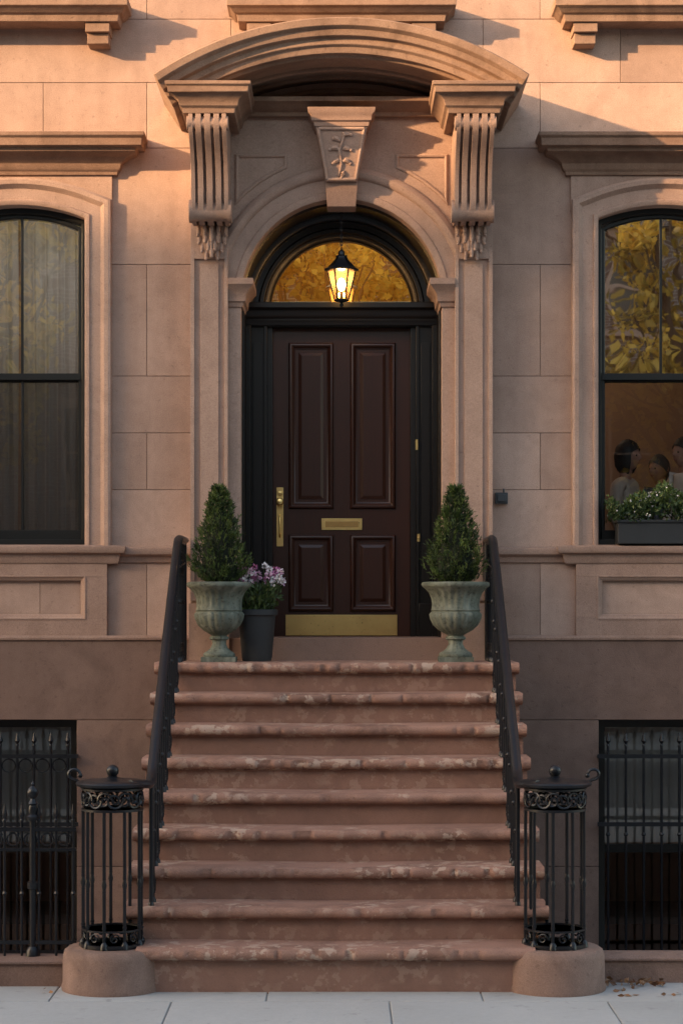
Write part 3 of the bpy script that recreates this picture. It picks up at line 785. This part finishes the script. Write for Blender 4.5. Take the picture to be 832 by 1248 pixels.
sw.box(-30,30,-7.61,-2.9,-.17,-.012,.1)
make('sidewalk',sw,M_walk,None,smooth=0,bevel=.006)
kb=MB(); kb.box(-60,60,-7.78,-7.62,-.2,0,.5); make('kerb',kb,M_walk,None,smooth=0,bevel=.01)
rd=MB(); quad(rd,-300,300,-17.0,-7.78,-.146); make('road',rd,M_asphalt,None,smooth=0)
ow=MB(); ow.box(-60,60,-22,-17.0,-.2,0,.5); make('far_sidewalk',ow,M_walk,None,smooth=0)
fl=MB()
for i in range(80):
    if i<55: p=(R.gauss(1.76,.11),R.uniform(-3.10,-2.97),.012+R.random()*.02)
    elif i<64: p=(R.uniform(-2.4,-1.5),R.uniform(-3.3,-3.08),.01)
    else: p=(R.uniform(1.6,2.3),R.uniform(-3.5,-2.96),.008)
    fl.leaf(p,.045,R,R.random(),(R.gauss(0,1),R.gauss(0,1),.05),.6,.2)
make('fallen_leaves',fl,leafmat('dry_leaves',(.12,.05,.02),(.28,.14,.06),.1),None,smooth=0,recalc=False)

# ------------------------------------------------------------------ urns with topiary
def urn(cx,cy,seed,w=1.0,hh=1.0):
    rg=random.Random(seed); z0=stepz(9)
    root=empty('garden_urn'); u=MB()
    u.box(cx-.125,cx+.125,cy-.125,cy+.125,z0,z0+.035)
    def mod(a,z):
        if .20<z<.36: return 1+.06*abs(math.cos(a*10))*1.0
        if .08<z<.17: return 1+.07*abs(math.cos(a*8))
        if .40<z<.52: return 1+.026*math.cos(a*24)
        return 1
    pr=[(0,.035),(.115,.035),(.12,.05),(.112,.065),(.085,.08),(.06,.10),(.047,.13),(.05,.155),(.068,.165),(.07,.178),(.055,.19),(.075,.205),(.115,.23),(.15,.265),(.17,.31),(.176,.345),(.168,.365),(.175,.375),(.168,.385),(.163,.42),(.168,.46),(.185,.50),(.215,.53),(.235,.545),(.242,.56),(.236,.576),(.22,.58),(.19,.565),(.18,.53),(0,.53)]
    u.lathe([(r*w,z*hh) for r,z in pr],(cx,cy,z0),120,mod=mod)
    make('urn_body',u,M_urn,root,smooth=50,bevel=0)
    s=MB(); s.lathe([(0,.535),(.17,.535),(.15,.555),(0,.565)],(cx,cy,z0),20); make('urn_soil',s,M_earth,root)
    tp=empty('conifer_topiary'); f=MB(); hb=z0+.55; Ht=.70
    co=MB(); co.lathe([(0,.0),(.09,.02),(.13,.10),(.115,.28),(.07,.48),(.02,.62),(0,.63)],(cx,cy,hb),14); 
    make('topiary_core',co,paint('dark_twigs',(.008,.012,.005),.95,.3,.3),tp)
    for i in range(1400):
        v=rg.random()**1.15; z=v*Ht
        rad=.185*math.sin(min(1,(v+.10)/.34)*math.pi/2)*(1-max(0,v-.22)/.78)**.80+.012
        a=rg.uniform(0,6.283); lump=1+.15*math.sin(a*3+v*9+seed)+.12*math.sin(a*7-v*17)
        rr_=rad*lump*rg.uniform(.62,1.0)
        if rg.random()<.05: rr_*=1.14
        p=Vector((cx+rr_*math.cos(a),cy+rr_*math.sin(a),hb+z))
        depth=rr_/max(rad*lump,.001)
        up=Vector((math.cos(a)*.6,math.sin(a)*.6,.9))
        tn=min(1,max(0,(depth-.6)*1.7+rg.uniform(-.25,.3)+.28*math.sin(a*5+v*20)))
        for k in range(6):
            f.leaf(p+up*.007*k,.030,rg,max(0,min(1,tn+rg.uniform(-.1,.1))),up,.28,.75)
    for i in range(40):
        f.leaf((cx+rg.gauss(0,.006),cy+rg.gauss(0,.006),hb+Ht+rg.uniform(-.05,.015)),.035,rg,.8,(0,0,2),.25,.5)
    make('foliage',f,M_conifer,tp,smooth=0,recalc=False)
urn(sx(267,14.9),-.60,1,.98,1.0); urn(sx(555,14.9),-.60,2,1.03,1.0)
def flowerpot(cx,cy):
    z0=stepz(9); root=empty('flower_pot'); p=MB()
    mod=lambda a,z: 1+(.03*abs(math.cos(a*13)) if .03<z<.32 else 0)
    p.lathe([(0,0),(.105,0),(.108,.02),(.112,.03),(.135,.32),(.140,.335),(.152,.34),(.154,.375),(.146,.38),(.135,.375),(.13,.34),(0,.34)],(cx,cy,z0),104,mod=mod)
    make('pot',p,M_pot,root,smooth=50)
    rg=random.Random(5); f=MB(); q=MB(); stm=MB()
    for i in range(420):
        a=rg.uniform(0,6.283); h=rg.random(); r=.17*math.sqrt(rg.random())*(.7+.5*h)
        f.leaf((cx+r*math.cos(a),cy+r*math.sin(a),z0+.35+h*.20),.05,rg,rg.random(),(math.cos(a)*.6,math.sin(a)*.6,.8),.45)
    for i in range(46):
        a=rg.uniform(0,6.283); r=.20*math.sqrt(rg.random()); h=.24+.13*rg.random()-.25*r
        c_=Vector((cx+.02+r*math.cos(a),cy+r*math.sin(a),z0+.36+h)); stm.tube([(cx+r*.4*math.cos(a),cy+r*.4*math.sin(a),z0+.34),c_],.0025,4)
        tn=rg.random()
        for k in range(26):
            d=Vector((rg.gauss(0,1),rg.gauss(0,1),rg.gauss(0,1)*.8+.2)).normalized()
            q.leaf(c_+d*.010,.021,rg,max(0,min(1,tn+rg.uniform(-.08,.08))),d,.8,.5)
    make('pot_leaves',f,M_boxgreen,root,smooth=0,recalc=False); make('blossoms',q,M_petal,root,smooth=0,recalc=False); make('stems',stm,M_boxgreen,root)
flowerpot(sx(313,15.05),-.45)
wbx=empty('window_planter_box'); b=MB(); x0=sx(752,15.4); x1=2.93
b.box(x0,x1,-.13,.03,2.777,2.94); b.box(x0-.012,x1+.012,-.142,.042,2.935,2.958)
make('box',b,M_plasticbox,wbx,smooth=0,bevel=.006)
f=MB(); q=MB(); rg=random.Random(9)
for i in range(3600):
    x=rg.uniform(x0-.07,x1+.03); y=rg.uniform(-.17,.06); hh_=(.24+.05*math.sin(x*11)+.03*math.sin(x*29))*(1-((y+.055)/.16)**2*.5)
    if x<x0+.05: hh_*=.8
    z=2.93+hh_*rg.random()**.55
    if x<x0 : z=max(z,2.90)
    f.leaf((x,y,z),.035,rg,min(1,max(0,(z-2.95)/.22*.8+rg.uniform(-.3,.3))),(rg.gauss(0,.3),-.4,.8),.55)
    if rg.random()<.03: 
        for k in range(6): q.leaf((x,y-.01,z+.01),.012,rg,.9,(0,-.5,.6),.9)
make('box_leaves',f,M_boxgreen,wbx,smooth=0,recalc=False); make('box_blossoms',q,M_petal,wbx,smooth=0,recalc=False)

# ------------------------------------------------------------------ people behind the right window
M_skin=simple('skin',(.40,.21,.145),.6)
def person(name,loc,yaw,hgt,shirt,hair,hair_len,fem=False,lean=0.0):
    root=empty(name,loc); root.rotation_euler=(0,0,yaw); s=hgt/1.75
    def skin(nm,V,E,Rd,mat,lvl=2):
        me=bpy.data.meshes.new(nm); me.from_pydata([Vector(v)*s for v in V],E,[]); me.update()
        o=bpy.data.objects.new(nm,me); scene.collection.objects.link(o); o.parent=root
        m=o.modifiers.new('skin','SKIN'); m.use_smooth_shade=True
        for i,r in enumerate(Rd):
            r=(r,r) if not isinstance(r,tuple) else r
            me.skin_vertices[0].data[i].radius=(r[0]*s,r[1]*s)
        me.skin_vertices[0].data[0].use_root=True
        sb=o.modifiers.new('sub','SUBSURF'); sb.levels=lvl; sb.render_levels=lvl
        me.materials.append(mat); return o
    sw=.165 if fem else .185
    V=[(0,0,.95),(0,.01,1.08),(0,-.0,1.22),(0,.0,1.36),(0,.015,1.46),
       (sw*.6,.0,1.42),(sw,.01,1.39),(sw+.04,.02,1.13),(-sw*.6,.0,1.42),(-sw,.01,1.39),(-sw-.04,.02,1.13),(sw+.05,-.08,.95),(-sw-.05,-.08,.95)]
    E=[(0,1),(1,2),(2,3),(3,4),(3,5),(5,6),(6,7),(3,8),(8,9),(9,10),(7,11),(10,12)]
    Rd=[(.14,.11),(.125,.10),(.145,.105),(.13,.095),(.062,.06),(.075,.07),(.066,.062),(.048,.046),(.075,.07),(.066,.062),(.048,.046),(.036,.034),(.036,.034)]
    skin('shirt',V,E,Rd,shirt)
    V=[(0,0,.93),(.09,0,.88),(.10,-.02,.49),(.10,.02,.09),(.11,-.13,.04),(-.09,0,.88),(-.10,-.02,.49),(-.10,.02,.09),(-.11,-.13,.04)]
    skin('trousers',V,[(0,1),(1,2),(2,3),(3,4),(0,5),(5,6),(6,7),(7,8)],[(.13,.11),.09,.06,.045,.04,.09,.06,.045,.04],simple('dark_trousers',(.03,.035,.05)))
    skin('neck',[(0,.015,1.42),(0,.0,1.53),(0,-.01,1.60)],[(0,1),(1,2)],[.056,.052,.055],M_skin)
    for sd in (-1,1):
        wx=sd*(sw+.052)
        skin('forearm',[(wx,-.06,.98),(wx,-.085,.93),(wx,-.10,.87)],[(0,1),(1,2)],[.03,.027,(.018,.038)],M_skin)
        for k in range(4):
            yy=-.128+k*.021
            skin('finger',[(wx,yy,.875),(wx,yy-.004,.83),(wx-sd*.008,yy-.006,.80),(wx-sd*.02,yy-.006,.775+.006*abs(k-1.5))],[(0,1),(1,2),(2,3)],[.0095,.009,.0085,.007],M_skin,1)
        skin('thumb',[(wx,-.10,.90),(wx-sd*.02,-.145,.875),(wx-sd*.03,-.155,.845)],[(0,1),(1,2)],[.012,.011,.009],M_skin,1)
    H=MB(); nu,nv=36,26; vs=[];fs=[]; hc=Vector((0,-.015,1.635))
    for j in range(nv+1):
        ph=-math.pi/2+math.pi*j/nv
        for i in range(nu):
            a=2*math.pi*i/nu
            d=Vector((math.cos(ph)*math.cos(a),math.cos(ph)*math.sin(a),math.sin(ph)))
            x,y,z=d.x*.074,d.y*.097,d.z*.118
            if d.z<0:
                x*=1-.28*(-d.z)**1.3; 
                if d.y>0: y*=1-.35*(-d.z)
                else: y*=1-.05*(-d.z)
            fr_=max(0,-d.y)
            nose=math.exp(-((d.x)/.16)**2-((d.z+.12)/.20)**2)*fr_**2*.024
            brow=math.exp(-((d.z-.18)/.10)**2)*fr_**3*.006
            eye=math.exp(-((abs(d.x)-.36)/.15)**2-((d.z-.02)/.10)**2)*fr_*.009
            chin=math.exp(-((d.x)/.3)**2-((d.z+.85)/.18)**2)*.010
            lips=math.exp(-((d.x)/.25)**2-((d.z+.50)/.07)**2)*fr_*.006
            y-=nose+brow-eye+chin+lips
            vs.append((hc+Vector((x,y,z)))*s)
    for j in range(nv):
        for i in range(nu):
            k=(i+1)%nu; fs.append((j*nu+i,j*nu+k,(j+1)*nu+k,(j+1)*nu+i))
    H.add(vs,fs)
    for sd in (-1,1): H.ball(Vector((sd*.076,.008,1.63))*s,.026*s,10,(.4,.75,1.2))
    make('head',H,M_skin,root,smooth=80,recalc=False)
    ey=MB(); lp=MB()
    for sd in (-1,1): ey.ball(Vector((sd*.029,-.096,1.638))*s,.010*s,8)
    make('eyes',ey,simple('eye_dark',(.05,.035,.03),.2),root); lp.ball(Vector((0,-.104,1.577))*s,.018*s,10,(1.1,.35,.3)); make('lips',lp,simple('lips',(.35,.13,.11),.5),root)
    hr=MB(); vs=[];fs=[]; nv2=22
    rg=random.Random(len(name)+int(hgt*100))
    for j in range(nv2+1):
        for i in range(nu):
            a=2*math.pi*i/nu; front=max(0,-math.sin(a)); side=abs(math.cos(a)); 
            low=-.75 if math.sin(a)>.2 else (-.25*side+.05)
            low=low*(1-front)+.42*front
            if hair_len>0 and front<.6: low=-.95
            ph_lo=math.asin(max(-.99,min(.9,low))); ph=ph_lo+(math.pi/2-ph_lo)*j/nv2
            d=Vector((math.cos(ph)*math.cos(a),math.cos(ph)*math.sin(a),math.sin(ph)))
            g=1.0+(.11 if hair_len>0 else .075)+rg.uniform(-.03,.03)
            vs.append((hc+Vector((d.x*.080*g,d.y*.100*g+.004,d.z*.122*g-(hair_len*.5 if d.z<-.3 else 0))))*s)
    for j in range(nv2):
        for i in range(nu):
            k=(i+1)%nu; fs.append((j*nu+i,j*nu+k,(j+1)*nu+k,(j+1)*nu+i))
    hr.add(vs,fs); make('hair',hr,simple('hair_'+name,hair,.6),root,smooth=60,recalc=False)
def place(name,px,py,D,yaw,shirt,hair,hl,fem=False):
    z=sz(py,D); hgt=(z-1.9)/1.635*1.75
    person(name,(sx(px,D),D-15.5,1.9),yaw,hgt,shirt,hair,hl,fem)
place('dark_haired_woman',763,556,16.2,math.radians(60),simple('cream_shirt',(.50,.43,.36)),(.015,.011,.009),.05,True)
place('grey_haired_man',804,572,16.5,math.radians(-50),simple('blue_shirt',(.07,.09,.14)),(.06,.05,.045),0)
place('man_in_white_shirt',835,552,16.1,math.radians(-60),simple('white_shirt',(.65,.63,.60)),(.02,.014,.01),0)

# ------------------------------------------------------------------ opposite side of the street
def oppo(x0,x1,h,yf,seed,col):
    root=empty('brick_house'); b=MB(); b.box(x0,x1,yf-10,yf,-.2,h); b.box(x0-.1,x1+.1,yf-.1,yf+.35,h-.5,h+.05); 
    t=NT('brick_%d'%seed); bk=t.n.new('ShaderNodeTexBrick'); bk.inputs['Scale'].default_value=1; 
    mp=t.n.new('ShaderNodeMapping'); mp.inputs['Rotation'].default_value=(math.radians(90),0,0); t.l.new(t.tc,mp.inputs[0]); t.l.new(mp.outputs[0],bk.inputs['Vector'])
    bk.inputs['Color1'].default_value=(*col,1); bk.inputs['Color2'].default_value=(col[0]*.75,col[1]*.7,col[2]*.7,1); bk.inputs['Mortar'].default_value=(.30,.27,.24,1)
    bk.inputs['Brick Width'].default_value=.21; bk.inputs['Row Height'].default_value=.075; bk.inputs['Mortar Size'].default_value=.008
    t.col(bk.outputs[0]); t.rough(.9)
    make('walls',b,t.m,root,smooth=0)
    w=MB(); s=MB(); x=x0+1.2
    while x<x1-1.2:
        z=1.2
        while z<h-2.4:
            w.box(x-.5,x+.5,yf-.02,yf+.015,z,z+1.8); s.box(x-.6,x+.6,yf,yf+.12,z-.12,z-.002); s.box(x-.6,x+.6,yf,yf+.10,z+1.802,z+2.0)
            for e in ((x-.5,x-.44),(x+.44,x+.5)): s.box(e[0],e[1],yf,yf+.05,z,z+1.8)
            s.box(x-.44,x+.44,yf,yf+.045,z+.88,z+.93)
            z+=3.2
        x+=2.3
    make('windows',w,paint('dark_pane',(.02,.025,.03),.1),root,smooth=0); make('stone_dressings',s,M_trim,root,smooth=0)
oppo(-90,-13.2,18.0,-24,1,(.28,.13,.09)); oppo(-13,2,9.9,-24,2,(.14,.085,.07)); oppo(2.2,26,10.1,-24,3,(.14,.09,.075))
def tree(x,y,seed,H=11,cr=3.0,n=9000):
    rg=random.Random(seed); root=empty('street_tree',(0,0,0)); tb=MB()
    tb.tube([(x,y,-.1),(x+.05,y,1.5),(x-.05,y+.1,3.2),(x,y,5.0)],[.22,.17,.15,.12],10)
    cl=[]
    for i in range(20):
        a=rg.uniform(0,6.283); r=cr*rg.uniform(.25,.95); z=rg.uniform(5.8,H-.6); r*=1-.5*max(0,(z-8.5)/3)
        e=Vector((x+r*math.cos(a),y+r*math.sin(a)*.8,z)); st_=Vector((x,y,rg.uniform(3.4,5)))
        m=st_.lerp(e,.5)+Vector((0,0,.3)); tb.tube([st_,m,e],[.08,.05,.02],7); cl.append((e,rg.uniform(.5,.9)))
        for k in range(2):
            e2=m.lerp(e,.6)+Vector((rg.gauss(0,.7),rg.gauss(0,.7),rg.gauss(0,.5))); tb.tube([m,e2],[.035,.012],5); cl.append((e2,rg.uniform(.35,.55)))
    make('trunk_and_limbs',tb,M_bark,root)
    f=MB()
    for i in range(n):
        q_=rg.randrange(len(cl)); c_,r=cl[q_]
        d=Vector((rg.gauss(0,1),rg.gauss(0,1),rg.gauss(0,.8)))*r*.42
        f.leaf(c_+d,.155,rg,max(0,min(1,(q_%5)/5+rg.uniform(-.2,.4))),None,.7)
    make('crown',f,M_autumn,root,smooth=0,recalc=False)
tree(6.3,-19.3,11); tree(-.2,-19.8,12); tree(-6.2,-19.4,13)

# ------------------------------------------------------------------ light
SD=Vector((-.83,-.50,.27)).normalized()   # towards the sun
el=math.asin(SD.z); rot=math.atan2(SD.x,SD.y)
w=bpy.data.worlds.new('World'); scene.world=w; w.use_nodes=True; nt=w.node_tree
bg=nt.nodes['Background']; sky=nt.nodes.new('ShaderNodeTexSky'); sky.sky_type='NISHITA'; sky.sun_disc=False; sky.sun_elevation=el; sky.sun_rotation=rot
sky.air_density=1.0; sky.dust_density=2.0; sky.ozone_density=.8
mx=nt.nodes.new('ShaderNodeMix'); mx.data_type='RGBA'; mx.blend_type='MULTIPLY'; mx.inputs[0].default_value=1; mx.inputs[7].default_value=(1,.875,.745,1)
nt.links.new(sky.outputs[0],mx.inputs[6]); nt.links.new(mx.outputs[2],bg.inputs[0]); bg.inputs[1].default_value=.68
sl=bpy.data.lights.new('sun','SUN'); sl.energy=10.0; sl.angle=math.radians(.7); sl.color=(1,.61,.31)
so=bpy.data.objects.new('sun',sl); so.rotation_euler=SD.to_track_quat('Z','Y').to_euler(); so.location=(-20,-12,12); scene.collection.objects.link(so)

cam=bpy.data.cameras.new('camera'); co=bpy.data.objects.new('camera',cam); scene.collection.objects.link(co); scene.camera=co
co.location=(0,-CAM_D,EYE); co.rotation_euler=(math.radians(90),0,0)
cam.sensor_fit='HORIZONTAL'; cam.sensor_width=36; cam.lens=FOC/832*36; cam.shift_y=116/832; cam.clip_end=2000; cam.clip_start=.1
